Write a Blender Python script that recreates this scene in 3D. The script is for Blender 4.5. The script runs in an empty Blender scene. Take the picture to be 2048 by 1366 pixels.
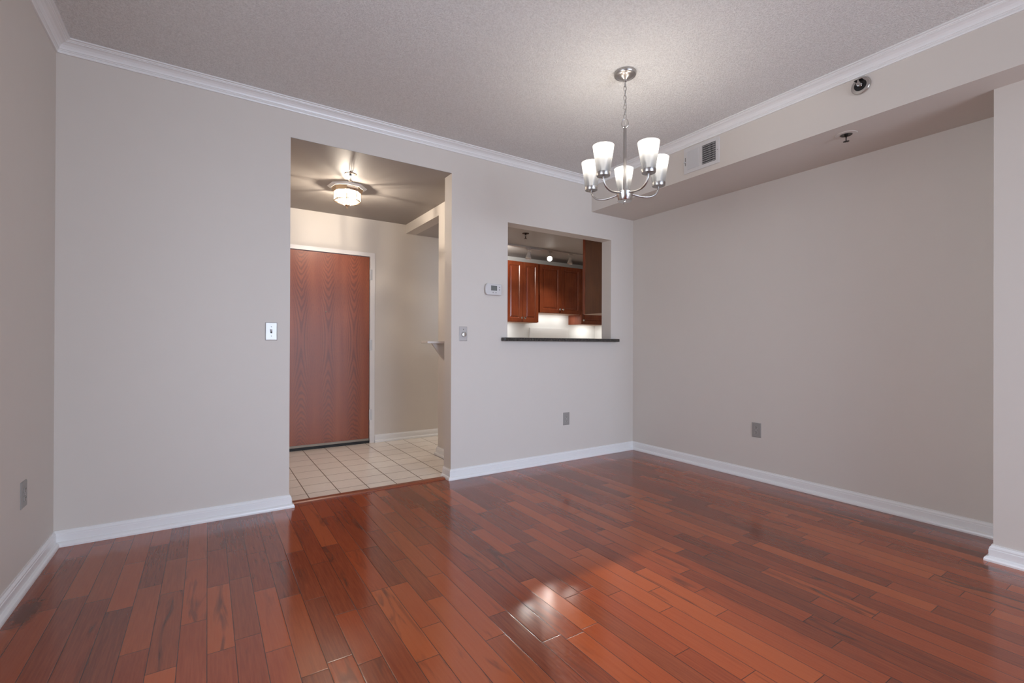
import bpy, bmesh, math, random
from mathutils import Vector, Matrix
PI = math.pi
random.seed(4)
sc = bpy.context.scene
col = sc.collection

# ------------------------------------------------------------------ camera
F_PX, YAW, PITCH, ROLL, CY, EYE = 936.7, 0.5765, 0.00226, 0.0037, 4.618, 1.08
fw = Vector((math.sin(YAW)*math.cos(PITCH), math.cos(YAW)*math.cos(PITCH), math.sin(PITCH)))
rt = Vector((math.cos(YAW), -math.sin(YAW), 0)); up = rt.cross(fw)
r2 = rt*math.cos(ROLL)+up*math.sin(ROLL); u2 = -rt*math.sin(ROLL)+up*math.cos(ROLL)
cd = bpy.data.cameras.new('camera'); cam = bpy.data.objects.new('camera', cd); col.objects.link(cam)
cd.sensor_width = 36; cd.lens = F_PX/2048*36; cd.shift_y = CY/2048; cd.clip_start = .02
M = Matrix((r2, u2, -fw)).transposed().to_4x4(); M.translation = (0, 0, EYE); cam.matrix_world = M
sc.camera = cam

# ------------------------------------------------------------------ world, daylight, exposure
w = bpy.data.worlds.new('world'); sc.world = w; w.use_nodes = True
w.node_tree.nodes['Background'].inputs[0].default_value = (.62, .74, 1, 1)
w.node_tree.nodes['Background'].inputs[1].default_value = .6
def area(name, loc, rot, sx, sy, power, colr):
    l = bpy.data.lights.new(name, 'AREA'); l.shape = 'RECTANGLE'; l.size = sx; l.size_y = sy
    l.energy = power; l.color = colr
    o = bpy.data.objects.new(name, l); col.objects.link(o); o.location = loc; o.rotation_euler = rot
    return o
area('daylight_rear', (2.35, -3.55, 1.2), (PI/2, 0, .38), 3.2, 2.1, 165, (.87, .915, 1))      # through the rear glass doors, looking +Y
sky = area('skylight_rear', (1.8, -3.03, 1.25), (PI/2-.22, 0, 0), 3.0, 2.1, 34, (.50, .69, 1)); sky.data.spread = 1.5   # blue sky, falling downwards
area('daylight_side', (-.84, 1.15, 1.25), (PI/2, 0, -PI/2), 1.5, 1.7, 54, (.80, .88, 1))  # through an unseen side window, placed to brighten the right wall, looking +X
vs = sc.view_settings
vs.view_transform = 'Standard'; vs.look = 'None'; vs.exposure = 0.2; vs.gamma = 1; vs.use_curve_mapping = False
sc.cycles.use_denoising = True
sc.cycles.max_bounces = 10; sc.cycles.diffuse_bounces = 6; sc.cycles.transparent_max_bounces = 12
sc.cycles.sample_clamp_indirect = 6; sc.cycles.caustics_reflective = False; sc.cycles.caustics_refractive = False

# ------------------------------------------------------------------ room dimensions
D, DB = 3.4055, 3.5355            # dining face / kitchen face of the back wall
XL, XR, XS, XC, YC = -.681, 3.7184, 3.1345, 3.3249, .6569
CEIL, ZS = 2.69, 2.379
XO1, XO2, ZO = .4574, 1.6343, 2.4516
XP1, XP2, ZP, ZB = 2.1667, 3.3985, 2.1369, 1.113
YR = -2.8
YD, XH, XHL, YST, ZH = 5.16, 1.90, .40, 4.25, 2.35
YK, XKR, YF = 5.65, 5.28, 5.35

# ------------------------------------------------------------------ materials
def nt(name):
    m = bpy.data.materials.new(name); m.use_nodes = True; n = m.node_tree
    return m, n, n.nodes['Principled BSDF']
def node(n, t, **kw):
    x = n.nodes.new(t)
    for k, v in kw.items(): setattr(x, k, v)
    return x
def setin(n, sock, v):
    if hasattr(v, 'is_output') and v.is_output: n.links.new(v, sock)
    else: sock.default_value = v
def math_(n, op, a, b=0.0, c=0.0):
    x = node(n, 'ShaderNodeMath', operation=op)
    for i, v in enumerate((a, b, c)): setin(n, x.inputs[i], v)
    return x.outputs[0]
def mixc(n, f, a, b, bt='MIX'):
    x = node(n, 'ShaderNodeMix', data_type='RGBA', blend_type=bt)
    setin(n, x.inputs[0], f)
    for i, v in ((6, a), (7, b)): setin(n, x.inputs[i], v if not isinstance(v, tuple) or len(v) == 4 else (*v, 1))
    return x.outputs[2]
def ramp(n, f, stops):
    x = node(n, 'ShaderNodeValToRGB'); e = x.color_ramp.elements
    while len(e) < len(stops): e.new(.5)
    for el, (p, c) in zip(e, stops): el.position = p; el.color = (*c, 1)
    n.links.new(f, x.inputs[0]); return x.outputs[0]
def maprange(n, v, a, b, c=0., d=1.):
    x = node(n, 'ShaderNodeMapRange')
    setin(n, x.inputs[0], v)
    for i, q in enumerate((a, b, c, d)): x.inputs[i+1].default_value = q
    return x.outputs[0]
def noise(n, vec, scale, detail=2., rough=.5, dist=0.):
    x = node(n, 'ShaderNodeTexNoise'); n.links.new(vec, x.inputs['Vector'])
    x.inputs['Scale'].default_value = scale; x.inputs['Detail'].default_value = detail
    x.inputs['Roughness'].default_value = rough; x.inputs['Distortion'].default_value = dist
    return x.outputs[0]
def objco(n): return node(n, 'ShaderNodeTexCoord').outputs['Object']
def bump(n, b, h, strength, dist):
    x = node(n, 'ShaderNodeBump'); x.inputs['Strength'].default_value = strength; x.inputs['Distance'].default_value = dist
    n.links.new(h, x.inputs['Height']); n.links.new(x.outputs[0], b.inputs['Normal'])
def comb(n, x, y, z):
    c = node(n, 'ShaderNodeCombineXYZ')
    for i, v in enumerate((x, y, z)): setin(n, c.inputs[i], v)
    return c.outputs[0]
def plain(name, c, rough=.5, metal=0., bumps=None, var=.04, spec=.5):
    m, n, b = nt(name)
    co = objco(n)
    f = noise(n, co, 9, 3)
    n.links.new(mixc(n, f, tuple(x*(1-var) for x in c), tuple(min(1, x*(1+var)) for x in c)), b.inputs['Base Color'])
    b.inputs['Roughness'].default_value = rough; b.inputs['Metallic'].default_value = metal
    b.inputs['Specular IOR Level'].default_value = spec
    if bumps: bump(n, b, noise(n, co, bumps[0], 2), bumps[1], bumps[2])
    return m
def emit(name, c, s):
    m, n, b = nt(name)
    b.inputs['Base Color'].default_value = (*c, 1)
    b.inputs['Emission Color'].default_value = (*c, 1); b.inputs['Emission Strength'].default_value = s
    return m

WALLC = (.632, .584, .532)
m_wall = plain('wall_paint', WALLC, .55, bumps=(260, .06, .002), var=.012, spec=.3)
m_soffit = m_wall
m_kwall = plain('kitchen_paint', (.72, .72, .70), .5, var=.012, spec=.3)
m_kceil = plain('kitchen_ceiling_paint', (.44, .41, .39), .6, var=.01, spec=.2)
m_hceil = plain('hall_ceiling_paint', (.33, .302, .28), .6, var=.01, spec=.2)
m_trim = plain('white_trim_enamel', (.78, .775, .765), .28, var=.01)
m_frame = plain('door_frame_enamel', (.74, .71, .69), .35, var=.01)
m_black = plain('gap_and_cup_black', (.012, .011, .011), .7)
m_dark = plain('dark_void', (.015, .014, .013), .9)
m_nickel = plain('brushed_nickel', (.42, .40, .385), .3, 1., var=.08)
m_nickel2 = plain('polished_nickel', (.62, .60, .57), .18, 1., var=.05)
m_chrome = plain('chrome', (.55, .53, .51), .1, 1.)
m_bronze = plain('dark_sprinkler_metal', (.06, .05, .045), .3, 1.)
m_brass = plain('antique_brass', (.55, .42, .30), .3, 1.)
m_steelplate = plain('brushed_steel_plate', (.54, .53, .52), .42, .5, var=.05)
m_dimplate = plain('satin_grey_plate', (.47, .44, .42), .4)
m_greyplate = plain('grey_plastic_plate', (.30, .285, .265), .4)
m_greydevice = plain('grey_plastic_device', (.34, .32, .295), .35)
m_slot = plain('socket_slot', (.04, .035, .03), .6)
m_white = plain('white_plastic', (.61, .595, .585), .35, var=.01)
m_screen = plain('lcd_screen', (.16, .17, .16), .15)
m_btn = plain('grey_button', (.30, .29, .28), .4)
m_ivory = plain('track_white_metal', (.48, .44, .41), .35)
m_alum = plain('aluminium_sweep', (.26, .21, .16), .5, .3)
m_panel = plain('white_splash_metal', (.80, .80, .79), .3, var=.01)

def ceiling_mat():
    m, n, b = nt('popcorn_ceiling'); co = objco(n)
    f = noise(n, co, 150, 3, .6)
    n.links.new(ramp(n, f, [(.35, (.735, .715, .69)), (.62, (.885, .87, .845))]), b.inputs['Base Color'])
    b.inputs['Roughness'].default_value = .85; b.inputs['Specular IOR Level'].default_value = .1
    bump(n, b, f, 1., .012)
    return m
m_ceil = ceiling_mat()

def plank_mat():
    m, n, b = nt('glossy_cherry_planks'); co = objco(n)
    s = node(n, 'ShaderNodeSeparateXYZ'); n.links.new(co, s.inputs[0])
    X, Y = s.outputs[0], s.outputs[1]
    W = .0851
    u = math_(n, 'DIVIDE', math_(n, 'SUBTRACT', X, .0030), W)
    row = math_(n, 'FLOOR', u); fu = math_(n, 'FRACT', u)
    wn = node(n, 'ShaderNodeTexWhiteNoise', noise_dimensions='1D'); n.links.new(row, wn.inputs['W'])
    off = math_(n, 'MULTIPLY', wn.outputs[0], 37.0)
    t = math_(n, 'ADD', math_(n, 'ADD', math_(n, 'DIVIDE', Y, .56), off), math_(n, 'MULTIPLY', row, 53.0))
    v1 = node(n, 'ShaderNodeTexVoronoi', voronoi_dimensions='1D', feature='F1'); n.links.new(t, v1.inputs['W'])
    v2 = node(n, 'ShaderNodeTexVoronoi', voronoi_dimensions='1D', feature='DISTANCE_TO_EDGE'); n.links.new(t, v2.inputs['W'])
    for v in (v1, v2): v.inputs['Scale'].default_value = 1; v.inputs['Randomness'].default_value = .85
    sid = node(n, 'ShaderNodeSeparateColor'); n.links.new(v1.outputs['Color'], sid.inputs[0])
    a, bb, cc = sid.outputs[0], sid.outputs[1], sid.outputs[2]
    # grain: long along Y, shifted for every board
    gx = math_(n, 'ADD', X, math_(n, 'MULTIPLY', a, 31.)); gz = math_(n, 'MULTIPLY', bb, 17.)
    fine = noise(n, comb(n, math_(n, 'MULTIPLY', gx, 150), math_(n, 'MULTIPLY', Y, 7), gz), 1, 3, .6)
    streak = noise(n, comb(n, math_(n, 'MULTIPLY', gx, 19), math_(n, 'MULTIPLY', Y, 2.1), gz), 1, 3, .55, .9)
    base = ramp(n, a, [(0., (.14, .026, .0105)), (.3, (.205, .036, .012)), (.6, (.27, .049, .0145)), (.82, (.34, .072, .0195)), (1., (.12, .026, .014))])
    base = mixc(n, maprange(n, fine, .3, .7, 0, .30), base, (.40, .10, .034))
    amt = math_(n, 'MULTIPLY', maprange(n, streak, .56, .70), maprange(n, cc, .35, .95, .04, .85))
    base = mixc(n, amt, base, (.055, .019, .012))
    # one dark knot mark by the left wall
    kx = math_(n, 'DIVIDE', math_(n, 'SUBTRACT', X, -0.607), .055); ky = math_(n, 'DIVIDE', math_(n, 'SUBTRACT', Y, 2.634), .15)
    kd = math_(n, 'ADD', math_(n, 'SQRT', math_(n, 'ADD', math_(n, 'MULTIPLY', kx, kx), math_(n, 'MULTIPLY', ky, ky))), math_(n, 'MULTIPLY', math_(n, 'SUBTRACT', noise(n, co, 42, 4, .7), .5), 1.6))
    base = mixc(n, maprange(n, kd, .45, 1.0, .75, 0), base, (.07, .018, .009))
    e1 = math_(n, 'MULTIPLY', math_(n, 'MINIMUM', fu, math_(n, 'SUBTRACT', 1., fu)), W)
    e2 = math_(n, 'MULTIPLY', v2.outputs['Distance'], .56)
    edge = math_(n, 'MINIMUM', e1, e2)
    seam = maprange(n, edge, .0006, .0017, 1, 0)
    base = mixc(n, math_(n, 'MULTIPLY', seam, .9), base, (.022, .008, .006))
    n.links.new(base, b.inputs['Base Color'])
    b.inputs['Specular IOR Level'].default_value = .75
    rn = noise(n, co, 60, 2)
    n.links.new(maprange(n, rn, .3, .7, .135, .175), b.inputs['Roughness'])
    # eased board edges and a very slight cup and tilt for each board
    hgt = math_(n, 'ADD', maprange(n, edge, .0, .004, 0, 1), math_(n, 'MULTIPLY', math_(n, 'MULTIPLY', math_(n, 'SUBTRACT', bb, .5), fu), .5))
    bump(n, b, hgt, .16, .0014)
    return m
m_plank = plank_mat()

def tile_mat():
    m, n, b = nt('beige_ceramic_tiles'); co = objco(n)
    s = node(n, 'ShaderNodeSeparateXYZ'); n.links.new(co, s.inputs[0])
    T = .2105
    u = math_(n, 'DIVIDE', math_(n, 'SUBTRACT', s.outputs[0], .604), T); v = math_(n, 'DIVIDE', math_(n, 'SUBTRACT', s.outputs[1], 3.64), T)
    def d(q):
        f = math_(n, 'FRACT', q); return math_(n, 'MULTIPLY', math_(n, 'MINIMUM', f, math_(n, 'SUBTRACT', 1., f)), T)
    e = math_(n, 'MINIMUM', d(u), d(v))
    g = maprange(n, e, .0026, .0040, 1, 0)
    c = node(n, 'ShaderNodeTexWhiteNoise', noise_dimensions='2D'); n.links.new(comb(n, math_(n, 'FLOOR', u), math_(n, 'FLOOR', v), 0), c.inputs['Vector'])
    base = mixc(n, c.outputs[0], (.83, .76, .685), (.87, .80, .72))
    base = mixc(n, maprange(n, noise(n, co, 25, 4), .35, .7, 0, .25), base, (.76, .68, .60))
    n.links.new(mixc(n, g, base, (.19, .14, .105)), b.inputs['Base Color'])
    n.links.new(mixc(n, g, (.22, .22, .22), (.8, .8, .8)), b.inputs['Roughness'])
    bump(n, b, maprange(n, e, .001, .005), .4, .002)
    return m
m_tile = tile_mat()

def door_mat():
    m, n, b = nt('red_oak_veneer'); co = objco(n)
    s = node(n, 'ShaderNodeSeparateXYZ'); n.links.new(co, s.inputs[0])
    X, Z = s.outputs[0], s.outputs[2]
    P = .262
    f = math_(n, 'SUBTRACT', math_(n, 'FRACT', math_(n, 'DIVIDE', math_(n, 'SUBTRACT', X, .668), P)), .5)
    uu = math_(n, 'MULTIPLY', f, P)
    wob = noise(n, comb(n, math_(n, 'MULTIPLY', X, 14), 0, math_(n, 'MULTIPLY', Z, 4.5)), 1, 3, .55)
    zz = math_(n, 'ADD', math_(n, 'SUBTRACT', Z, 1.12), math_(n, 'MULTIPLY', math_(n, 'SUBTRACT', wob, .5), .15))
    z2 = math_(n, 'MULTIPLY', zz, zz)
    u2_ = math_(n, 'MULTIPLY', math_(n, 'POWER', math_(n, 'ABSOLUTE', uu), 1.45), 9.5)
    ph = math_(n, 'MULTIPLY', math_(n, 'SUBTRACT', z2, u2_), 75.)
    ring = math_(n, 'SINE', ph)
    side = maprange(n, math_(n, 'ABSOLUTE', uu), .035, .085, 1, .15)
    pores = noise(n, comb(n, math_(n, 'MULTIPLY', X, 420), 0, math_(n, 'MULTIPLY', Z, 26)), 1, 2, .6)
    broad = noise(n, comb(n, math_(n, 'MULTIPLY', X, 16), 0, math_(n, 'MULTIPLY', Z, 1.2)), 1, 3)
    base = mixc(n, maprange(n, broad, .3, .7), (.235, .056, .022), (.30, .082, .032))
    base = mixc(n, math_(n, 'MULTIPLY', maprange(n, ring, -.2, .75), math_(n, 'MULTIPLY', side, .62)), base, (.135, .034, .018))
    base = mixc(n, maprange(n, pores, .5, .72, 0, .55), base, (.12, .034, .02))
    n.links.new(base, b.inputs['Base Color'])
    b.inputs['Roughness'].default_value = .38; b.inputs['Specular IOR Level'].default_value = .4
    bump(n, b, pores, .12, .001)
    return m
m_door = door_mat()

def wood_mat(name, c1, c2, c3, rough=.25, sx=1., vertical=True):
    m, n, b = nt(name); co = objco(n)
    s = node(n, 'ShaderNodeSeparateXYZ'); n.links.new(co, s.inputs[0])
    g = noise(n, comb(n, math_(n, 'MULTIPLY', s.outputs[0], 60), math_(n, 'MULTIPLY', s.outputs[1], 60), math_(n, 'MULTIPLY', s.outputs[2], 4)), 1, 3, .6)
    k = noise(n, co, 5, 3)
    base = mixc(n, maprange(n, k, .3, .7), c1, c2)
    n.links.new(mixc(n, maprange(n, g, .45, .75, 0, .5), base, c3), b.inputs['Base Color'])
    b.inputs['Roughness'].default_value = rough
    return m
m_cab = wood_mat('cherry_cabinet', (.20, .042, .016), (.26, .062, .022), (.11, .02, .01))
m_cabside = wood_mat('cherry_side_panel', (.115, .042, .018), (.15, .056, .022), (.07, .025, .012), .35)
m_under = wood_mat('maple_underside', (.42, .24, .15), (.48, .28, .18), (.35, .19, .11), .45)
m_strip = wood_mat('cherry_reducer', (.24, .06, .025), (.28, .075, .03), (.15, .035, .018), .3)

def granite():
    m, n, b = nt('dark_granite'); co = objco(n)
    f = noise(n, co, 190, 3, .7)
    n.links.new(ramp(n, f, [(.4, (.012, .012, .012)), (.56, (.05, .045, .04)), (.66, (.17, .15, .125))]), b.inputs['Base Color'])
    b.inputs['Roughness'].default_value = .15
    return m
m_granite = granite()

def shade_mat():
    m = bpy.data.materials.new('frosted_glass'); m.use_nodes = True; n = m.node_tree; n.nodes.clear()
    o = node(n, 'ShaderNodeOutputMaterial'); t = node(n, 'ShaderNodeBsdfTranslucent'); d = node(n, 'ShaderNodeBsdfDiffuse')
    tr = node(n, 'ShaderNodeBsdfTransparent'); g = node(n, 'ShaderNodeBsdfGlossy')
    f = noise(n, objco(n), 30, 2)
    c = mixc(n, f, (.44, .438, .434), (.47, .467, .462))
    n.links.new(c, t.inputs[0]); n.links.new(c, d.inputs[0]); g.inputs['Roughness'].default_value = .3
    tr.inputs[0].default_value = (1, 1, 1, 1)
    def mx(f, a, b_):
        x = node(n, 'ShaderNodeMixShader'); x.inputs[0].default_value = f
        n.links.new(a, x.inputs[1]); n.links.new(b_, x.inputs[2]); return x.outputs[0]
    s = mx(.35, t.outputs[0], d.outputs[0]); s = mx(.5, s, tr.outputs[0]); s = mx(.04, s, g.outputs[0])
    n.links.new(s, o.inputs[0]); return m
m_shade = shade_mat()
def clear_mat(name, gl=.12, tint=(.96, .97, .96)):
    m = bpy.data.materials.new(name); m.use_nodes = True; n = m.node_tree; n.nodes.clear()
    o = node(n, 'ShaderNodeOutputMaterial'); tr = node(n, 'ShaderNodeBsdfTransparent'); g = node(n, 'ShaderNodeBsdfGlossy')
    tr.inputs[0].default_value = (*tint, 1); g.inputs['Roughness'].default_value = .08
    lw = node(n, 'ShaderNodeLayerWeight'); lw.inputs[0].default_value = .35
    x = node(n, 'ShaderNodeMixShader'); n.links.new(math_(n, 'ADD', math_(n, 'MULTIPLY', lw.outputs[0], .5), gl), x.inputs[0])
    n.links.new(tr.outputs[0], x.inputs[1]); n.links.new(g.outputs[0], x.inputs[2]); n.links.new(x.outputs[0], o.inputs[0])
    return m
m_clear = clear_mat('bevelled_clear_glass', .16)
def seeded():
    m = bpy.data.materials.new('seeded_lamp_glass'); m.use_nodes = True; n = m.node_tree; n.nodes.clear()
    o = node(n, 'ShaderNodeOutputMaterial'); t = node(n, 'ShaderNodeBsdfTranslucent'); tr = node(n, 'ShaderNodeBsdfTransparent'); g = node(n, 'ShaderNodeBsdfGlossy')
    t.inputs[0].default_value = (.93, .96, .92, 1); tr.inputs[0].default_value = (1, 1, 1, 1); g.inputs['Roughness'].default_value = .12
    f = noise(n, objco(n), 75, 2)
    x = node(n, 'ShaderNodeMixShader'); n.links.new(maprange(n, f, .38, .62, .01, .05), x.inputs[0]); n.links.new(tr.outputs[0], x.inputs[1]); n.links.new(t.outputs[0], x.inputs[2])
    y = node(n, 'ShaderNodeMixShader'); y.inputs[0].default_value = .06; n.links.new(x.outputs[0], y.inputs[1]); n.links.new(g.outputs[0], y.inputs[2])
    n.links.new(y.outputs[0], o.inputs[0]); return m
m_seed = seeded()
m_pane = clear_mat('window_glass', .02, (.99, .99, .99))
m_bulb = emit('lit_bulb', (1., .95, .88), 1.15)
m_hbulb = emit('lit_hall_bulb', (1., .94, .85), 3)
m_spotface = emit('lit_spot_face', (1., .96, .9), 14)
m_offface = plain('spot_lens', (.62, .55, .49), .2)

# ------------------------------------------------------------------ mesh helpers
def link(name, bm, mat, parent=None, loc=(0, 0, 0), rot=(0, 0, 0), smooth=False, bev=0., seg=2):
    me = bpy.data.meshes.new(name)
    bmesh.ops.recalc_face_normals(bm, faces=bm.faces)
    bm.to_mesh(me); bm.free()
    if mat: me.materials.append(mat)
    if smooth:
        for p in me.polygons: p.use_smooth = True
    o = bpy.data.objects.new(name, me); col.objects.link(o)
    o.location = loc; o.rotation_euler = rot
    if parent: o.parent = parent
    if bev:
        md = o.modifiers.new('bevel', 'BEVEL'); md.width = bev; md.segments = seg; md.limit_method = 'ANGLE'
    if smooth:
        try:
            me.set_sharp_from_angle(angle=math.radians(38))
        except Exception: pass
    return o
def B(): return bmesh.new()
def box(bm, x0, x1, y0, y1, z0, z1, mat=None):
    v = [bm.verts.new(p) for p in ((x0,y0,z0),(x1,y0,z0),(x1,y1,z0),(x0,y1,z0),(x0,y0,z1),(x1,y0,z1),(x1,y1,z1),(x0,y1,z1))]
    for f in ((0,3,2,1),(4,5,6,7),(0,1,5,4),(1,2,6,5),(2,3,7,6),(3,0,4,7)): bm.faces.new([v[i] for i in f])
    if mat is not None: bmesh.ops.transform(bm, matrix=mat, verts=v)
    return bm
def lathe(bm, prof, n=32, mat=None, cap=(True, True)):
    rings = []; allv = []
    for r, z in prof:
        ring = [bm.verts.new((r*math.cos(2*PI*i/n), r*math.sin(2*PI*i/n), z)) for i in range(n)]
        rings.append(ring); allv += ring
    for a, b in zip(rings, rings[1:]):
        for i in range(n): bm.faces.new((a[i], a[(i+1) % n], b[(i+1) % n], b[i]))
    if cap[0]: bm.faces.new(list(reversed(rings[0])))
    if cap[1]: bm.faces.new(rings[-1])
    if mat is not None: bmesh.ops.transform(bm, matrix=mat, verts=allv)
    return bm
def tube(bm, pts, r, n=10, closed=False):
    pts = [Vector(p) for p in pts]; N = len(pts); rings = []
    prev = None
    for i, p in enumerate(pts):
        a = pts[(i-1) % N] if (closed or i > 0) else p; b = pts[(i+1) % N] if (closed or i < N-1) else p
        t = (b-a).normalized()
        if prev is None:
            q = Vector((0, 0, 1)) if abs(t.z) < .9 else Vector((1, 0, 0)); nx = t.cross(q).normalized()
        else: nx = (prev - t*prev.dot(t)).normalized()
        prev = nx; ny = t.cross(nx)
        rr = r[i] if isinstance(r, (list, tuple)) else r
        rings.append([bm.verts.new(p+nx*rr*math.cos(2*PI*k/n)+ny*rr*math.sin(2*PI*k/n)) for k in range(n)])
    for i in range(N if closed else N-1):
        a, b = rings[i], rings[(i+1) % N]
        for k in range(n): bm.faces.new((a[k], a[(k+1) % n], b[(k+1) % n], b[k]))
    if not closed:
        bm.faces.new(list(reversed(rings[0]))); bm.faces.new(rings[-1])
    return bm
def prism(bm, poly, z0, z1, mat=None):
    a = [bm.verts.new((x, y, z0)) for x, y in poly]; b = [bm.verts.new((x, y, z1)) for x, y in poly]
    n = len(poly)
    bm.faces.new(list(reversed(a))); bm.faces.new(b)
    for i in range(n): bm.faces.new((a[i], a[(i+1) % n], b[(i+1) % n], b[i]))
    if mat is not None: bmesh.ops.transform(bm, matrix=mat, verts=a+b)
    return bm
def holed(bm, x0, x1, z0, z1, y0, y1, holes, mat=None):
    """slab in the XZ plane, thickness y0..y1, with rectangular holes"""
    xs = sorted({x0, x1, *[h[0] for h in holes], *[h[1] for h in holes]}); zs = sorted({z0, z1, *[h[2] for h in holes], *[h[3] for h in holes]})
    xs = [x for x in xs if x0 <= x <= x1]; zs = [z for z in zs if z0 <= z <= z1]
    def solid(i, j):
        if not (0 <= i < len(xs)-1 and 0 <= j < len(zs)-1): return False
        cx, cz = (xs[i]+xs[i+1])/2, (zs[j]+zs[j+1])/2
        return not any(h[0] < cx < h[1] and h[2] < cz < h[3] for h in holes)
    V = {}
    def v(i, j, k):
        if (i, j, k) not in V: V[i, j, k] = bm.verts.new((xs[i], (y0, y1)[k], zs[j]))
        return V[i, j, k]
    for i in range(len(xs)-1):
        for j in range(len(zs)-1):
            if not solid(i, j): continue
            bm.faces.new((v(i,j,0), v(i+1,j,0), v(i+1,j+1,0), v(i,j+1,0)))
            bm.faces.new((v(i,j,1), v(i,j+1,1), v(i+1,j+1,1), v(i+1,j,1)))
            if not solid(i-1, j): bm.faces.new((v(i,j,0), v(i,j+1,0), v(i,j+1,1), v(i,j,1)))
            if not solid(i+1, j): bm.faces.new((v(i+1,j,0), v(i+1,j,1), v(i+1,j+1,1), v(i+1,j+1,0)))
            if not solid(i, j-1): bm.faces.new((v(i,j,0), v(i,j,1), v(i+1,j,1), v(i+1,j,0)))
            if not solid(i, j+1): bm.faces.new((v(i,j+1,0), v(i+1,j+1,0), v(i+1,j+1,1), v(i,j+1,1)))
    if mat is not None: bmesh.ops.transform(bm, matrix=mat, verts=list(V.values()))
    return bm
def sweep_segments(path, prof, zbase, names, mat, side=1):
    """mitred moulding along a 2-D path; the profile (offset, z) lies on the right-hand side (side=1)"""
    P = [Vector((x, y)) for x, y in path]; N = len(P)
    dirs = [(P[i+1]-P[i]).normalized() for i in range(N-1)]
    nor = [Vector((d.y, -d.x))*side for d in dirs]
    off = []
    for i in range(N):
        if i == 0: off.append(nor[0])
        elif i == N-1: off.append(nor[-1])
        else:
            a, b = nor[i-1], nor[i]; off.append((a+b)/(1+a.dot(b)))
    out = []
    for i in range(N-1):
        if names[i] is None: continue
        bm = B(); A = []; C = []
        for o, z in prof:
            p = P[i]+off[i]*o; q = P[i+1]+off[i+1]*o
            A.append(bm.verts.new((p.x, p.y, zbase+z))); C.append(bm.verts.new((q.x, q.y, zbase+z)))
        n = len(prof)
        for k in range(n): bm.faces.new((A[k], A[(k+1) % n], C[(k+1) % n], C[k]))
        bm.faces.new(A); bm.faces.new(list(reversed(C)))
        o = link(names[i], bm, mat); o['kind'] = 'structure'; out.append(o)
    return out
def struct(name, bm, m, parent=None, **kw):
    o = link(name, bm, m, parent, **kw)
    if parent is None: o['kind'] = 'structure'
    return o
def thing(name, label, cat, loc=(0, 0, 0), rz=0., group=None):
    o = bpy.data.objects.new(name, None); col.objects.link(o); o.empty_display_size = .05
    o.location = loc; o.rotation_euler = (0, 0, rz); o['label'] = label; o['category'] = cat
    if group: o['group'] = group
    return o
def tag(o, label, cat, group=None):
    o['label'] = label; o['category'] = cat
    if group: o['group'] = group
    return o
def dup(root, loc, rz, label):
    r = root.copy(); col.objects.link(r); r.location = loc; r.rotation_euler = (0, 0, rz); r['label'] = label
    for ch in list(root.children):
        c = ch.copy(); col.objects.link(c); c.parent = r
        for g in ch.children:
            d = g.copy(); col.objects.link(d); d.parent = c
    return r
def lamp(name, kind, loc, energy, colr, radius=.03, parent=None, target=None, size=None, blend=.5):
    l = bpy.data.lights.new(name, kind); l.energy = energy; l.color = colr; l.shadow_soft_size = radius
    if kind == 'SPOT': l.spot_size = size; l.spot_blend = blend
    o = bpy.data.objects.new(name, l); col.objects.link(o); o.location = loc
    if target is not None:
        o.rotation_euler = (Vector(target)-Vector(loc)).to_track_quat('-Z', 'Y').to_euler()
    if parent: o.parent = parent
    return o
Rx = lambda a: Matrix.Rotation(a, 4, 'X')
Ry = lambda a: Matrix.Rotation(a, 4, 'Y')
Rz = lambda a: Matrix.Rotation(a, 4, 'Z')
T = lambda x, y, z: Matrix.Translation((x, y, z))

# ------------------------------------------------------------------ room shell
struct('floor', box(B(), XL-.1, XR+.1, YR-.1, 3.432, -.08, 0), m_plank)
struct('floor_hall', box(B(), XHL-.1, XKR+.1, 3.452, YK+.1, -.08, 0), m_tile)
struct('subfloor', box(B(), XL-.1, XKR+.1, YR-.1, YK+.1, -.14, -.08), m_dark)  # coloured near-black to give the shadow gap before the reducer strip
struct('ceiling', box(B(), XL-.1, XR+.1, YR-.1, D, CEIL, CEIL+.1), m_ceil)
bm = box(B(), XHL-.1, XH+.12, DB+.0005, YD, ZO, ZO+.1); box(bm, XO1+.0005, XO2-.0005, D+.0005, DB+.001, ZO, ZO+.0012)
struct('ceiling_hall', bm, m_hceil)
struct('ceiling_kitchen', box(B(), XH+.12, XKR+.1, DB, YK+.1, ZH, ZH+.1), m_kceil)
struct('wall_back', holed(B(), XL-.1, XKR+.1, 0, CEIL+.1, D, DB, [(XO1, XO2, 0, ZO+.0015), (XP1, XP2, ZB, ZP)]), m_wall)
# left wall with an unseen side window, put there to light the right wall
mleft = Rz(PI/2)
struct('wall_left', holed(B(), YR-.1, D, 0, CEIL+.1, -XL, -XL+.13, [(.4, 1.9, .4, 2.1)], mleft), m_wall)
struct('wall_rear', holed(B(), XL-.1, XR+.1, 0, CEIL+.1, YR-.13, YR, [(.3, 3.3, .05, 2.2)]), m_wall)
struct('wall_right', box(B(), XR, XR+.13, YC-.1, D, 0, CEIL+.1), m_wall)
struct('pilaster', box(B(), XC, XR+.13, YR, YC, 0, ZS), m_wall)
struct('soffit', box(B(), XS, XR, YR, D, ZS, CEIL), m_wall)
struct('wall_hall_left', box(B(), XHL-.1, XHL, DB, YD, 0, ZO), m_wall)
bm = B(); holed(bm, DB, YD, 0, ZO, -XH-.12, -XH, [(YST, YD, 0, ZH)], Rz(PI/2))
struct('wall_hall_right', bm, m_wall)
struct('wall_entry', holed(B(), XHL-.1, 2.85, 0, ZO, YD, YD+.12, [(.53, 1.535, 0, 2.072)]), m_wall)
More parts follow.
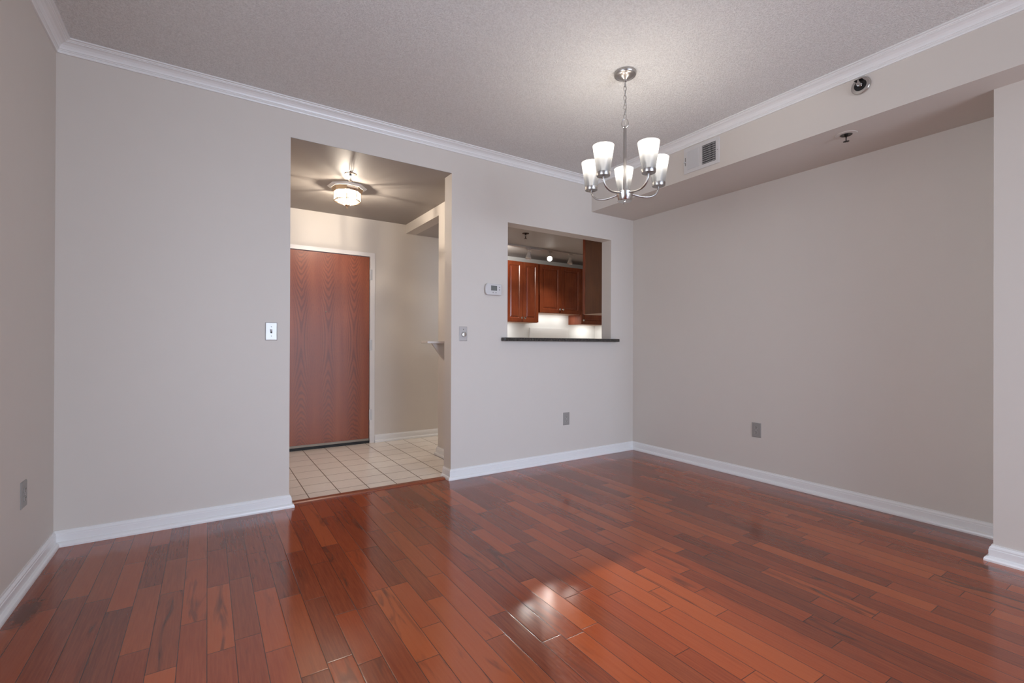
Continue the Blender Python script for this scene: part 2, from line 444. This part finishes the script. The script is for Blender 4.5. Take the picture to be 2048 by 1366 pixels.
struct('wall_kitchen_left', box(B(), 2.75, 2.85, YD+.12, YK, 0, ZH), m_kwall)
struct('wall_kitchen_back', box(B(), 2.75, XKR+.1, YK, YK+.1, 0, ZH), m_kwall)
struct('wall_kitchen_right', box(B(), XKR, XKR+.1, DB, YK, 0, ZH), m_kwall)

# windows behind the camera
def window(name, bm_frame, bm_glass):
    o = struct(name, bm_frame, m_trim); struct('window_pane', bm_glass, m_pane, o); return o
f = holed(B(), .3, 3.3, .05, 2.2, YR-.09, YR-.03, [(.37, 1.77, .12, 2.13), (1.83, 3.23, .12, 2.13)])
window('window_1', f, box(B(), .37, 3.23, YR-.064, YR-.058, .12, 2.13))
f = holed(B(), .4, 1.9, .4, 2.1, -XL+.03, -XL+.09, [(.46, 1.84, .46, 1.22), (.46, 1.84, 1.28, 2.04)], mleft)
window('window_2', f, box(B(), .46, 1.84, -XL+.058, -XL+.064, .46, 2.04, mleft))

# mouldings
base_prof = [(0, 0), (.030, 0), (.030, .009), (.0275, .017), (.022, .023), (.0145, .026), (.0145, .058), (.0125, .061), (.0125, .068), (.009, .074), (.0055, .078), (.0055, .083), (0, .083)]
E_ = .0
sweep_segments([(XL, YR), (XL, D), (XO1, D), (XO1, DB)], base_prof, 0, ['baseboard_left', 'baseboard_back', 'baseboard_jamb'], m_trim)
sweep_segments([(XO2, DB), (XO2, D), (XR, D), (XR, YC), (XC, YC), (XC, YR)], base_prof, 0,
               ['baseboard_jamb', 'baseboard_back', 'baseboard_right', 'baseboard_pilaster', 'baseboard_pilaster'], m_trim)
sweep_segments([(1.548, YD), (2.75, YD)], base_prof, 0, ['baseboard_entry'], m_trim)
sweep_segments([(XH+.12, YST), (XH, YST), (XH, DB)][::-1], base_prof, 0, ['baseboard_hall', 'baseboard_hall'], m_trim, side=-1)
crown = [(0, -.066), (.008, -.066), (.0095, -.060), (.0085, -.0535), (.012, -.051), (.0125, -.047), (.0165, -.0455), (.019, -.036), (.026, -.026), (.037, -.0185), (.049, -.0155), (.0495, -.0125), (.055, -.0115), (.056, -.0085), (.068, -.0065), (.068, 0), (0, 0)]
sweep_segments([(XL, YR), (XL, D), (XS, D), (XS, YR)], crown, CEIL, ['trim_1', 'trim_2', 'trim_3'], m_trim)

# reducer strip between the planks and the tiles
bm = B(); prism(bm, [(3.441, -.02), (3.4515, -.02), (3.4515, .0005), (3.500, .0005), (3.500, .007), (3.492, .011), (3.450, .011), (3.441, .006)], XO1+.016, XO2-.016, Matrix(((0,0,1,0),(1,0,0,0),(0,1,0,0),(0,0,0,1))))
tag(link('threshold_strip', bm, m_strip), 'reddish wooden reducer strip across the hall opening between planks and tiles', 'threshold')

# ------------------------------------------------------------------ entry door
dr = struct('door_1', box(B(), .578, 1.487, YD+.006, YD+.050, .045, 2.036), m_door, bev=.0015)
bm = B()
holed(bm, .520, 1.546, 0, 2.084, YD-.012, YD+.004, [(.573, 1.492, 0, 2.041)])
holed(bm, .531, 1.534, 0, 2.071, YD+.004, YD+.119, [(.573, 1.492, 0, 2.041)])
struct('door_frame', bm, m_frame, dr, bev=.002)
for z in (1.842, 1.072, .310):
    bm = B(); lathe(bm, [(.0075, -.060), (.0075, .060)], 12, T(1.492, YD-.006, z)); box(bm, 1.4925, 1.516, YD-.0145, YD-.0122, z-.058, z+.058)
    struct('hinge', bm, m_steelplate, dr, smooth=True)
bm = B(); lathe(bm, [(.008, 0), (.008, .003), (.005, .005)], 20, T(1.036, YD+.006, 1.421) @ Rx(PI/2)); struct('peephole', bm, m_alum, dr, smooth=True)
struct('door_sweep', box(B(), .580, 1.486, YD-.001, YD+.0058, .027, .0495), m_alum, dr)
struct('threshold', box(B(), .575, 1.490, YD-.012, YD+.10, .0, .026), m_black, dr)  # black box standing in for the dark gap under the door

# ------------------------------------------------------------------ wall plates (built facing -Y, base point on the wall)
def screw(bm, x, z, y=-.0062, r=.0032): lathe(bm, [(r, 0), (r, .0012), (r*.6, .0018)], 12, T(x, y, z) @ Rx(PI/2))
def plate(w, h, t=.006):
    bm = B(); e = .004
    a = [(-w/2, 0), (w/2, 0)]
    v0 = [bm.verts.new((sx*w/2, 0, sz*h/2)) for sx, sz in ((-1,-1),(1,-1),(1,1),(-1,1))]
    v1 = [bm.verts.new((sx*w/2, -t*.45, sz*h/2)) for sx, sz in ((-1,-1),(1,-1),(1,1),(-1,1))]
    v2 = [bm.verts.new((sx*(w/2-e), -t, sz*(h/2-e))) for sx, sz in ((-1,-1),(1,-1),(1,1),(-1,1))]
    for p, q in ((v0, v1), (v1, v2)):
        for i in range(4): bm.faces.new((p[i], p[(i+1) % 4], q[(i+1) % 4], q[i]))
    bm.faces.new(v2); bm.faces.new(list(reversed(v0))); return bm
# toggle switch
t = thing('light_switch', 'steel light switch plate with toggle, left of the hall opening', 'light switch', (.347, D, 1.162))
link('cover_plate', plate(.070, .116), m_steelplate, t)
for z in (.030, -.030):
    bm = B(); screw(bm, 0, z); link('screw', bm, m_btn, t)
link('toggle_slot', box(B(), -.0055, .0055, -.0068, -.0060, -.0125, .0125), m_slot, t)
bm = B(); box(bm, -.0042, .0042, -.020, 0, -.0048, .0048, T(0, -.005, 0) @ Rx(-.5)); link('toggle', bm, m_white, t, bev=.001)
# dimmer
t = thing('dimmer_switch', 'grey wall plate with a round silver dimmer knob, below the thermostat', 'dimmer switch', (1.7395, D, 1.1685))
link('cover_plate', plate(.072, .117), m_dimplate, t)
bm = B(); lathe(bm, [(.0205, 0), (.0195, .014), (.0175, .017), (.009, .018)], 28, T(0.002, -.006, -.006) @ Rx(PI/2)); link('dial_knob', bm, m_nickel2, t, smooth=True)
bm = B(); screw(bm, 0, .036); link('screw', bm, m_slot, t)
# thermostat
t = thing('thermostat', 'white digital thermostat with small grey screen, left of the kitchen pass-through', 'thermostat', (2.012, D, 1.545))
bm = B()
pts = []
for k in range(8):
    a = PI/2+PI*k/7; pts.append((-.057+.022*math.cos(a), .047*math.sin(a)))
pts += [(.078, -.047), (.078, .047)]
Mxz = Matrix(((1,0,0,0),(0,0,-1,0),(0,1,0,0),(0,0,0,1)))
prism(bm, [(x*.94, z*.92) for x, z in pts], 0, .010, Mxz); prism(bm, pts, .008, .027, Mxz)
link('housing', bm, m_white, t, bev=.004, seg=3)
link('lcd_screen', box(B(), -.026, .032, -.0285, -.0268, -.010, .031), m_screen, t)
for x, z in ((.056, .020), (.056, -.001), (-.006, -.026), (.022, -.026)):
    bm = B(); lathe(bm, [(.0055, 0), (.0050, .002)], 16, T(x, -.0268, z) @ Rx(PI/2)); link('button', bm, m_btn, t)
# duplex outlets
def outlet(loc, rz, label):
    t = thing('wall_outlet', label, 'outlet', loc, rz, 'duplex outlets')
    link('cover_plate', plate(.074, .117), m_greyplate, t)
    for s in (1, -1):
        bm = B(); pr = []
        for k in range(20):
            a = 2*PI*k/20; pr.append((.0168*math.cos(a), max(-.0125, min(.0125, .0168*math.sin(a)))))
        prism(bm, pr, .0055, .0085, T(0, 0, s*.0195) @ Mxz); r = link('receptacle', bm, m_greydevice, t)
        bm = B()
        for x in (-.0063, .0063): box(bm, x-.0012, x+.0012, -.0090, -.0084, s*.0195+.000, s*.0195+.009)
        lathe(bm, [(.0028, 0), (.0028, .0006)], 12, T(0, -.0084, s*.0195-.0065) @ Rx(PI/2)); link('socket_slots', bm, m_slot, r)
    bm = B(); screw(bm, 0, 0); link('screw', bm, m_steelplate, t)
    return t
o1 = outlet((2.823, D, .390), 0, 'grey duplex outlet low on the wall below the kitchen pass-through')
dup(o1, (XR, 2.093, .400), -PI/2, 'grey duplex outlet low on the bare right-hand wall')
dup(o1, (XL, 2.913, .411), PI/2, 'grey duplex outlet on the left wall, seen almost edge-on')

# ------------------------------------------------------------------ supply-air register on the soffit face
t = thing('air_register', 'white metal air register under the crown moulding on the soffit', 'vent', (XS, 2.1955, 2.518), -PI/2)
W_, H_ = .302, .196
bm = B(); holed(bm, -W_/2, W_/2, -H_/2, H_/2, -.007, 0, [(-.122, -.010, -.071, .071), (.010, .122, -.071, .071)]); link('face_frame', bm, m_white, t, bev=.002)
link('duct_shade', box(B(), -.124, .124, .0, .0, -.073, .073) if False else box(B(), -.124, .124, -.0012, -.0004, -.073, .073), m_dark, t)  # dark sheet standing in for the shaded duct behind the louvers
for x0, ang, nm in ((-.122, .95, 'closed'), (.010, -.62, 'open')):
    bm = B()
    for k in range(10):
        x = x0+.0056+k*.0112
        box(bm, -.0007, .0007, -.0048, .0048, -.071, .071, T(x, -.0062, 0) @ Rz(-ang))
    link('louver_bank', bm, m_white, t)
bm = B()
for k in range(9): box(bm, .010, .122, -.0030, -.0018, -.064+k*.016-.0012, -.064+k*.016+.0012)
link('crossbars', bm, m_white, t)
bm = B(); box(bm, -.1385, -.1355, -.0085, -.0068, -.035, .028); link('lever_slot', bm, m_slot, t)
bm = B(); box(bm, -.146, -.134, -.020, -.008, -.012, -.004); link('damper_lever', bm, m_white, t, bev=.001)
bm = B(); screw(bm, .137, 0, -.0072, .0038); link('screw', bm, m_btn, t)

# ------------------------------------------------------------------ fire sprinklers
def sprinkler_parts(t, esc_mat, esc_r, cup_r, head_mat, drop=.042):
    """pendent head hanging along -Z from the origin"""
    bm = B(); lathe(bm, [(esc_r, 0), (esc_r, -.0018), (esc_r*.97, -.0028), (cup_r*1.12, -.0032), (cup_r, -.002)], 40, cap=(False, False)); link('escutcheon', bm, esc_mat, t)
    bm = B(); lathe(bm, [(cup_r*1.02, -.0042), (cup_r*.5, -.002), (.001, -.002)], 32, cap=(False, False)); link('recess_cup', bm, m_bronze, t, smooth=True)
    bm = B(); lathe(bm, [(.0095, -.002), (.0095, -.012), (.007, -.015)], 16)
    for s in (-1, 1): tube(bm, [(s*.007, 0, -.012), (s*.0115, 0, -.020), (s*.0105, 0, -.030), (s*.003, 0, -drop+.004)], .0022, 8)
    link('frame_arms', bm, head_mat, t, smooth=True)
    bm = B(); lathe(bm, [(.0022, -.014), (.0026, -.024), (.0022, -drop+.005)], 10); link('glass_bulb', bm, m_bronze, t, smooth=True)
    bm = B()
    lathe(bm, [(.0035, -drop+.005), (.0035, -drop)], 12)
    for k in range(10): box(bm, .002, .0165, -.0026, .0026, -drop-.0012, -drop+.0002, Rz(2*PI*k/10))
    link('deflector', bm, head_mat, t)
G = 'fire sprinklers'
t = thing('fire_sprinkler', 'dark pendent fire sprinkler under the dining soffit', 'sprinkler', (3.283, 1.293, ZS), .5, G)
sprinkler_parts(t, m_wall, .058, .030, m_bronze)
t = thing('fire_sprinkler', 'chrome pendent fire sprinkler on the hall ceiling above the entry', 'sprinkler', (.962, 3.880, ZO), .2, G)
sprinkler_parts(t, m_chrome, .046, .026, m_chrome, .052)
t = thing('fire_sprinkler', 'dark pendent fire sprinkler on the kitchen ceiling by the track lights', 'sprinkler', (3.035, 4.392, ZH), .3, G)
sprinkler_parts(t, m_bronze, .040, .024, m_bronze, .060)
# side-wall head in the soffit face
t = thing('fire_sprinkler', 'chrome recessed sidewall sprinkler under the crown moulding on the soffit face', 'sprinkler', (XS, 1.160, 2.572), -PI/2, G)
Rf = Rx(PI/2)
bm = B(); lathe(bm, [(.049, 0), (.049, .004), (.045, .010), (.031, .012), (.029, .003)], 44, Rf, cap=(False, False)); link('escutcheon', bm, m_chrome, t, smooth=True)
bm = B(); lathe(bm, [(.030, .004), (.012, .001), (.001, .001)], 32, Rf, cap=(False, False)); link('recess_cup', bm, m_black, t, smooth=True)
bm = B(); lathe(bm, [(.010, .002), (.010, .012), (.007, .016)], 16, Rf)
for s in (-1, 1): tube(bm, [(s*.007, -.012, 0), (s*.0125, -.020, 0), (s*.0105, -.030, 0), (s*.003, -.040, 0)], .0024, 8)
link('frame_arms', bm, m_chrome, t, smooth=True)
bm = B(); box(bm, -.010, .010, -.0415, -.040, -.008, .008); box(bm, -.020, .020, -.046, -.012, .0215, .0232); box(bm, -.004, .004, -.0415, -.0400, .008, .0225); link('deflector', bm, m_chrome, t)

# ------------------------------------------------------------------ pass-through bar top
bm = B(); prism(bm, [(XP1-.064, D-.060), (XP2+.064, D-.060), (XP2+.064, D-.0005), (XP2-.001, D-.0005), (XP2-.001, DB+.001), (XP2+.03, DB+.001), (XP2+.03, DB+.11), (XP1-.03, DB+.11), (XP1-.03, DB+.001), (XP1+.001, DB+.001), (XP1+.001, D-.0005), (XP1-.064, D-.0005)], ZB+.0005, ZB+.030)
tag(link('bar_counter', bm, m_granite, bev=.004), 'dark granite bar top on the ledge of the kitchen pass-through', 'countertop')

# ------------------------------------------------------------------ hall ledge on a curved bracket
t = thing('wall_ledge', 'beige wall ledge on a curved bracket, just inside the hall opening', 'shelf', (XH, 3.72, 1.09))
link('ledge_board', box(B(), -.365, -.001, -.07, .07, 0, .018), m_wall, t, bev=.003)
bm = B(); br = [(-.001, 0), (-.30, 0), (-.285, -.02)]
for k in range(1, 9):
    a = k/9; br.append((-.285+.284*(1-math.cos(a*PI/2))*.72+.05*a, -.02-.23*math.sin(a*PI/2)*a**.6))
br += [(-.001, -.34)]
prism(bm, br, -.012, .012, Matrix(((1,0,0,0),(0,0,-1,0),(0,1,0,0),(0,0,0,1)))); link('bracket', bm, m_wall, t)

# ------------------------------------------------------------------ hall ceiling light
HX, HY = 1.02, 4.22
t = thing('ceiling_light', 'lit octagonal glass flush ceiling light in the entry hall', 'ceiling light', (HX, HY, ZO), 0)
oct_ = lambda bm, prof, cap=(True, True), mat=None: lathe(bm, prof, 8, mat if mat is not None else Rz(PI/8+.12), cap)
O8 = Rz(PI/8+.12)
link('mounting_plate', oct_(B(), [(.165, 0), (.165, -.004), (.150, -.010), (.13, -.012)]), m_trim, t)
link('brass_band', oct_(B(), [(.133, -.012), (.128, -.030), (.118, -.048), (.112, -.048), (.112, -.030)], (False, False)), m_brass, t)
link('glass_panels', oct_(B(), [(.110, -.046), (.110, -.120), (.018, -.158)], (False, False)), m_seed, t)
bm = B()
for k in range(8):
    p = lambda r, z, a=2*PI*k/8+PI/8+.12: (r*math.cos(a), r*math.sin(a), z)
    q = lambda r, z, a=2*PI*(k+1)/8+PI/8+.12: (r*math.cos(a), r*math.sin(a), z)
    tube(bm, [p(.111, -.046), p(.111, -.121)], .0034, 6); tube(bm, [p(.111, -.121), p(.018, -.159)], .0032, 6); tube(bm, [p(.111, -.121), q(.111, -.121)], .0034, 6)
link('glass_leading', bm, m_brass, t)
link('finial', lathe(B(), [(.022, -.155), (.020, -.161), (.009, -.166), (.006, -.172), (.009, -.177), (.006, -.184), (.001, -.186)], 16), m_brass, t, smooth=True)
for s in (-1, 1):
    bm = B(); lathe(bm, [(.004, -.03), (.015, -.022), (.021, 0), (.015, .022), (.010, .04)], 16, T(s*.045, 0, -.085) @ Ry(s*PI/2)); link('bulb', bm, m_hbulb, t, smooth=True)
for sy in (-1, 1): lamp('hall_lamp', 'POINT', (HX, HY+sy*.052, ZO-.076), 16, (1, .87, .72), .008)

# ------------------------------------------------------------------ kitchen
def raised_door(bm, x0, x1, z0, z1, y):
    """door lying in XZ, front face towards -Y at y"""
    s = .052; t_ = .019
    holed(bm, x0, x1, z0, z1, y, y+t_, [(x0+s, x1-s, z0+s, z1-s)])
    def ring(i, yy): return [bm.verts.new(p) for p in ((x0+s+i, yy, z0+s+i), (x1-s-i, yy, z0+s+i), (x1-s-i, yy, z1-s-i), (x0+s+i, yy, z1-s-i))]
    rs = [ring(0, y+.001), ring(.006, y+.008), ring(.012, y+.009), ring(.030, y+.002), ring(.034, y+.002)]
    for a, b in zip(rs, rs[1:]):
        for i in range(4): bm.faces.new((a[i], a[(i+1) % 4], b[(i+1) % 4], b[i]))
    bm.faces.new(rs[-1])
def cabinet(label, x0, x1, z0, z1, doors, knobs):
    c = thing('wall_cabinet', label, 'cabinet', (0, 0, 0), 0, 'upper cabinets on the kitchen back wall')
    link('body', box(B(), x0+.001, x1-.001, YF+.022, YK-.001, z0, z1), m_cab, c)
    link('underside', box(B(), x0+.004, x1-.004, YF+.024, YK-.003, z0-.003, z0+.001), m_under, c)
    for (a, b_), k in zip(doors, knobs):
        bm = B(); raised_door(bm, a+.002, b_-.002, z0+.003, z1-.003, YF); d = link('door', bm, m_cab, c)
        bm = B(); lathe(bm, [(.006, 0), (.006, .012), (.014, .018), (.016, .024), (.012, .030), (.004, .032)], 20, T(k, YF, z0+.058) @ Rx(PI/2)); link('knob', bm, m_nickel2, d, smooth=True)
    return c
cabinet('cherry double-door wall cabinet at the left of the pass-through view', 3.385, 3.925, 1.397, 2.232, [(3.385, 3.655), (3.655, 3.925)], [3.628, 3.682])
cabinet('shorter cherry wall cabinet in the middle, behind the lit track spot', 3.945, 4.715, 1.541, 2.232, [(3.945, 4.330), (4.330, 4.715)], [4.300, 4.358])
cabinet('tall narrow cherry wall cabinet in the right kitchen corner', 4.720, XKR-.002, 1.397, 2.232, [(4.720, XKR-.004)], [4.752])
# near cabinet on the kitchen side of the dining wall
c = thing('wall_cabinet', 'cherry wall cabinet seen side-on beside the right edge of the pass-through', 'cabinet', (0, 0, 0))
x0, x1, y0, y1 = 3.455, 4.30, DB+.001, 3.872
link('body', box(B(), x0, x1, y0, y1, 1.418, ZH-.003), m_cabside, c)
link('underside', box(B(), x0+.004, x1-.004, y0+.002, y1-.002, 1.414, 1.419), m_under, c)
for a, b_ in ((x0, (x0+x1)/2), ((x0+x1)/2, x1)):
    bm = B(); raised_door(bm, a+.002, b_-.002, 1.421, ZH-.006, 0)
    d = link('door', bm, m_cab, c, (a+b_, y1+.022, 0), (0, 0, PI))
link('face_trim', box(B(), x0-.001, x0+.02, y1-.02, y1+.0015, 1.418, ZH-.004), m_cab, c)
# splash panel behind the range
tag(link('splash_panel', box(B(), 3.975, 4.70, YK-.022, YK-.001, .90, 1.335), m_panel, bev=.002), 'white splash panel on the kitchen wall under the middle cabinet', 'splash panel')

# track lights
TY, TZ = 4.95, ZH
t = thing('track_light', 'ceiling track light with small spot heads in the kitchen', 'track light', (0, 0, 0))
link('track_rail', box(B(), 2.75, 4.95, TY-.017, TY+.017, TZ-.020, TZ-.0005), m_ivory, t, bev=.002)
link('feed_box', box(B(), 3.50, 3.66, TY-.024, TY+.024, TZ-.034, TZ-.0208), m_ivory, t, bev=.003)
def spot(x, aim, lit, energy, size, blend=.6):
    base = Vector((x, TY, TZ-.020)); h = link('spot_head', box(B(), -.030, .030, -.014, .014, -.022, 0), m_ivory, t, base, bev=.003)
    piv = Vector((0, 0, -.098)); d = (Vector(aim)-(base+piv)).normalized()
    bm = B(); tube(bm, [(.0, 0, -.018), (0, 0, -.060), piv-d*.012], .0055, 8); link('stem', bm, m_ivory, h, smooth=True)
    q = d.to_track_quat('Z', 'Y').to_matrix().to_4x4(); q.translation = piv
    bm = B(); lathe(bm, [(.012, -.052), (.022, -.048), (.023, -.018), (.026, -.010), (.036, .026), (.038, .042), (.034, .042), (.030, .030)], 24, q, cap=(True, False)); link('barrel', bm, m_ivory, h, smooth=True)
    bm = B(); lathe(bm, [(.0325, .034), (.015, .037), (.002, .038)], 24, q, cap=(True, True)); link('lens', bm, m_spotface if lit else m_offface, h, smooth=True)
    p = base+piv+d*.050
    if energy: lamp('track_spot', 'SPOT', p, energy, (1, .95, .88), .022, None, p+d, size, blend)
    return h
spot(3.012, (1.2, 1.5, 0), True, 600, .42, .8)
spot(3.47, (3.25, 4.85, 1.3), False, 26, 2.2, 1.)
spot(3.815, (1.2, 2.0, 1.1), True, 10, .5)
spot(4.165, (3.95, 4.9, 1.2), False, 26, 2.2, 1.)
spot(2.88, (3.9, 5.65, 2.34), False, 26, 1.5, 1.)  # unseen extra head, added to brighten the wall above the cabinets
# light under the middle cabinet over the range
for x in (4.15, 4.5): area('range_light', (x, YF+.16, 1.532), (.25, 0, 0), .30, .06, .75, (1, .985, .96))
for x in (3.45, 5.0): area('counter_light', (x, YF+.12, 1.39), (.25, 0, 0), .30, .06, 1.6, (1, .985, .96))

# ------------------------------------------------------------------ chandelier
CX, CYY = 2.063, 1.957
ch = thing('chandelier', 'brushed nickel five-light chandelier with frosted glass shades hanging from the ceiling', 'chandelier', (CX, CYY, 0))
az = math.atan2(CYY, CX)          # direction away from the camera
link('canopy', lathe(B(), [(.064, CEIL-.0005), (.064, CEIL-.014), (.061, CEIL-.018), (.050, CEIL-.020), (.046, CEIL-.024), (.024, CEIL-.036), (.012, CEIL-.042), (.010, CEIL-.050), (.004, CEIL-.052)], 44), m_nickel, ch, smooth=True)
def oval(c, a, b, ang, n=18):
    return [(c[0]+a*math.cos(2*PI*k/n)*math.cos(ang), c[1]+a*math.cos(2*PI*k/n)*math.sin(ang), c[2]+b*math.sin(2*PI*k/n)) for k in range(n)]
bm = B(); zt = CEIL-.052; zb = 2.418; nl = 8; pitch = (zt-zb)/nl
for k in range(nl):
    tube(bm, oval((0, 0, zt-pitch*(k+.5)), .0078, pitch*.5+.0034, az+PI/2+(.25 if k % 2 else .25+PI/2)), .0019, 7, True)
link('chain', bm, m_nickel, ch, smooth=True)
bm = B(); tube(bm, [(.004*math.sin(k*1.1)+.006*math.sin(k/12*PI)*math.cos(az-PI/2), .006*math.sin(k/12*PI)*math.sin(az-PI/2), CEIL-.048-(CEIL-.048-2.375)*k/12) for k in range(13)], .0017, 7); link('cord', bm, m_greydevice, ch, smooth=True)
bm = B(); tube(bm, [(0+.0185*math.cos(a)*(1-.25*math.sin(a))*math.cos(az+PI/2), .0185*math.cos(a)*(1-.25*math.sin(a))*math.sin(az+PI/2), 2.394+.027*math.sin(a)) for a in [2*PI*k/28 for k in range(28)]], .0028, 8, True); link('hanging_loop', bm, m_nickel, ch, smooth=True)
link('stem', lathe(B(), [(.006, 2.374), (.006, 2.364), (.0095, 2.362), (.0095, 1.975)], 24), m_nickel, ch, smooth=True)
link('hub', lathe(B(), [(.010, 1.990), (.046, 1.984), (.051, 1.980), (.050, 1.976), (.043, 1.934), (.040, 1.931), (.008, 1.931), (.007, 1.926), (.002, 1.925)], 44), m_nickel2, ch, smooth=True)
R_ = .208
def bez(p0, p1, p2, p3, n):
    return [p0*(1-s)**3+p1*3*s*(1-s)**2+p2*3*s*s*(1-s)+p3*s**3 for s in [k/n for k in range(n+1)]]
for k in range(5):
    a = az+.03+2*PI*k/5; d = Vector((math.cos(a), math.sin(a), 0))
    P = lambda r, z: d*r+Vector((0, 0, z))
    bm = B(); tube(bm, bez(P(.036, 1.977), P(.110, 1.952), P(R_-.004, 1.945), P(R_, 2.030), 18), .0058, 10); arm = link('arm', bm, m_nickel, ch, smooth=True)
    o = Matrix.Translation(P(R_, 0))
    link('socket_cup', lathe(B(), [(.010, 2.024), (.037, 2.028), (.0385, 2.032), (.0395, 2.048), (.034, 2.048)], 32, o), m_nickel, ch, smooth=True)
    bm = B(); lathe(bm, [(.0372, 2.0485), (.060, 2.196), (.0605, 2.198), (.0585, 2.198), (.0360, 2.0495)], 40, o, cap=(False, False)); link('shade', bm, m_shade, ch, smooth=True)
    bm = B(); lathe(bm, [(.011, 2.050), (.012, 2.085), (.018, 2.105), (.024, 2.125), (.025, 2.140), (.020, 2.155), (.010, 2.163), (.002, 2.164)], 20, o); link('bulb', bm, m_bulb, ch, smooth=True)
    pw = P(R_, 2.128)
    lamp('chandelier_lamp', 'POINT', (CX+pw.x, CYY+pw.y, 2.176), 1.55, (1, .93, .83), .02)
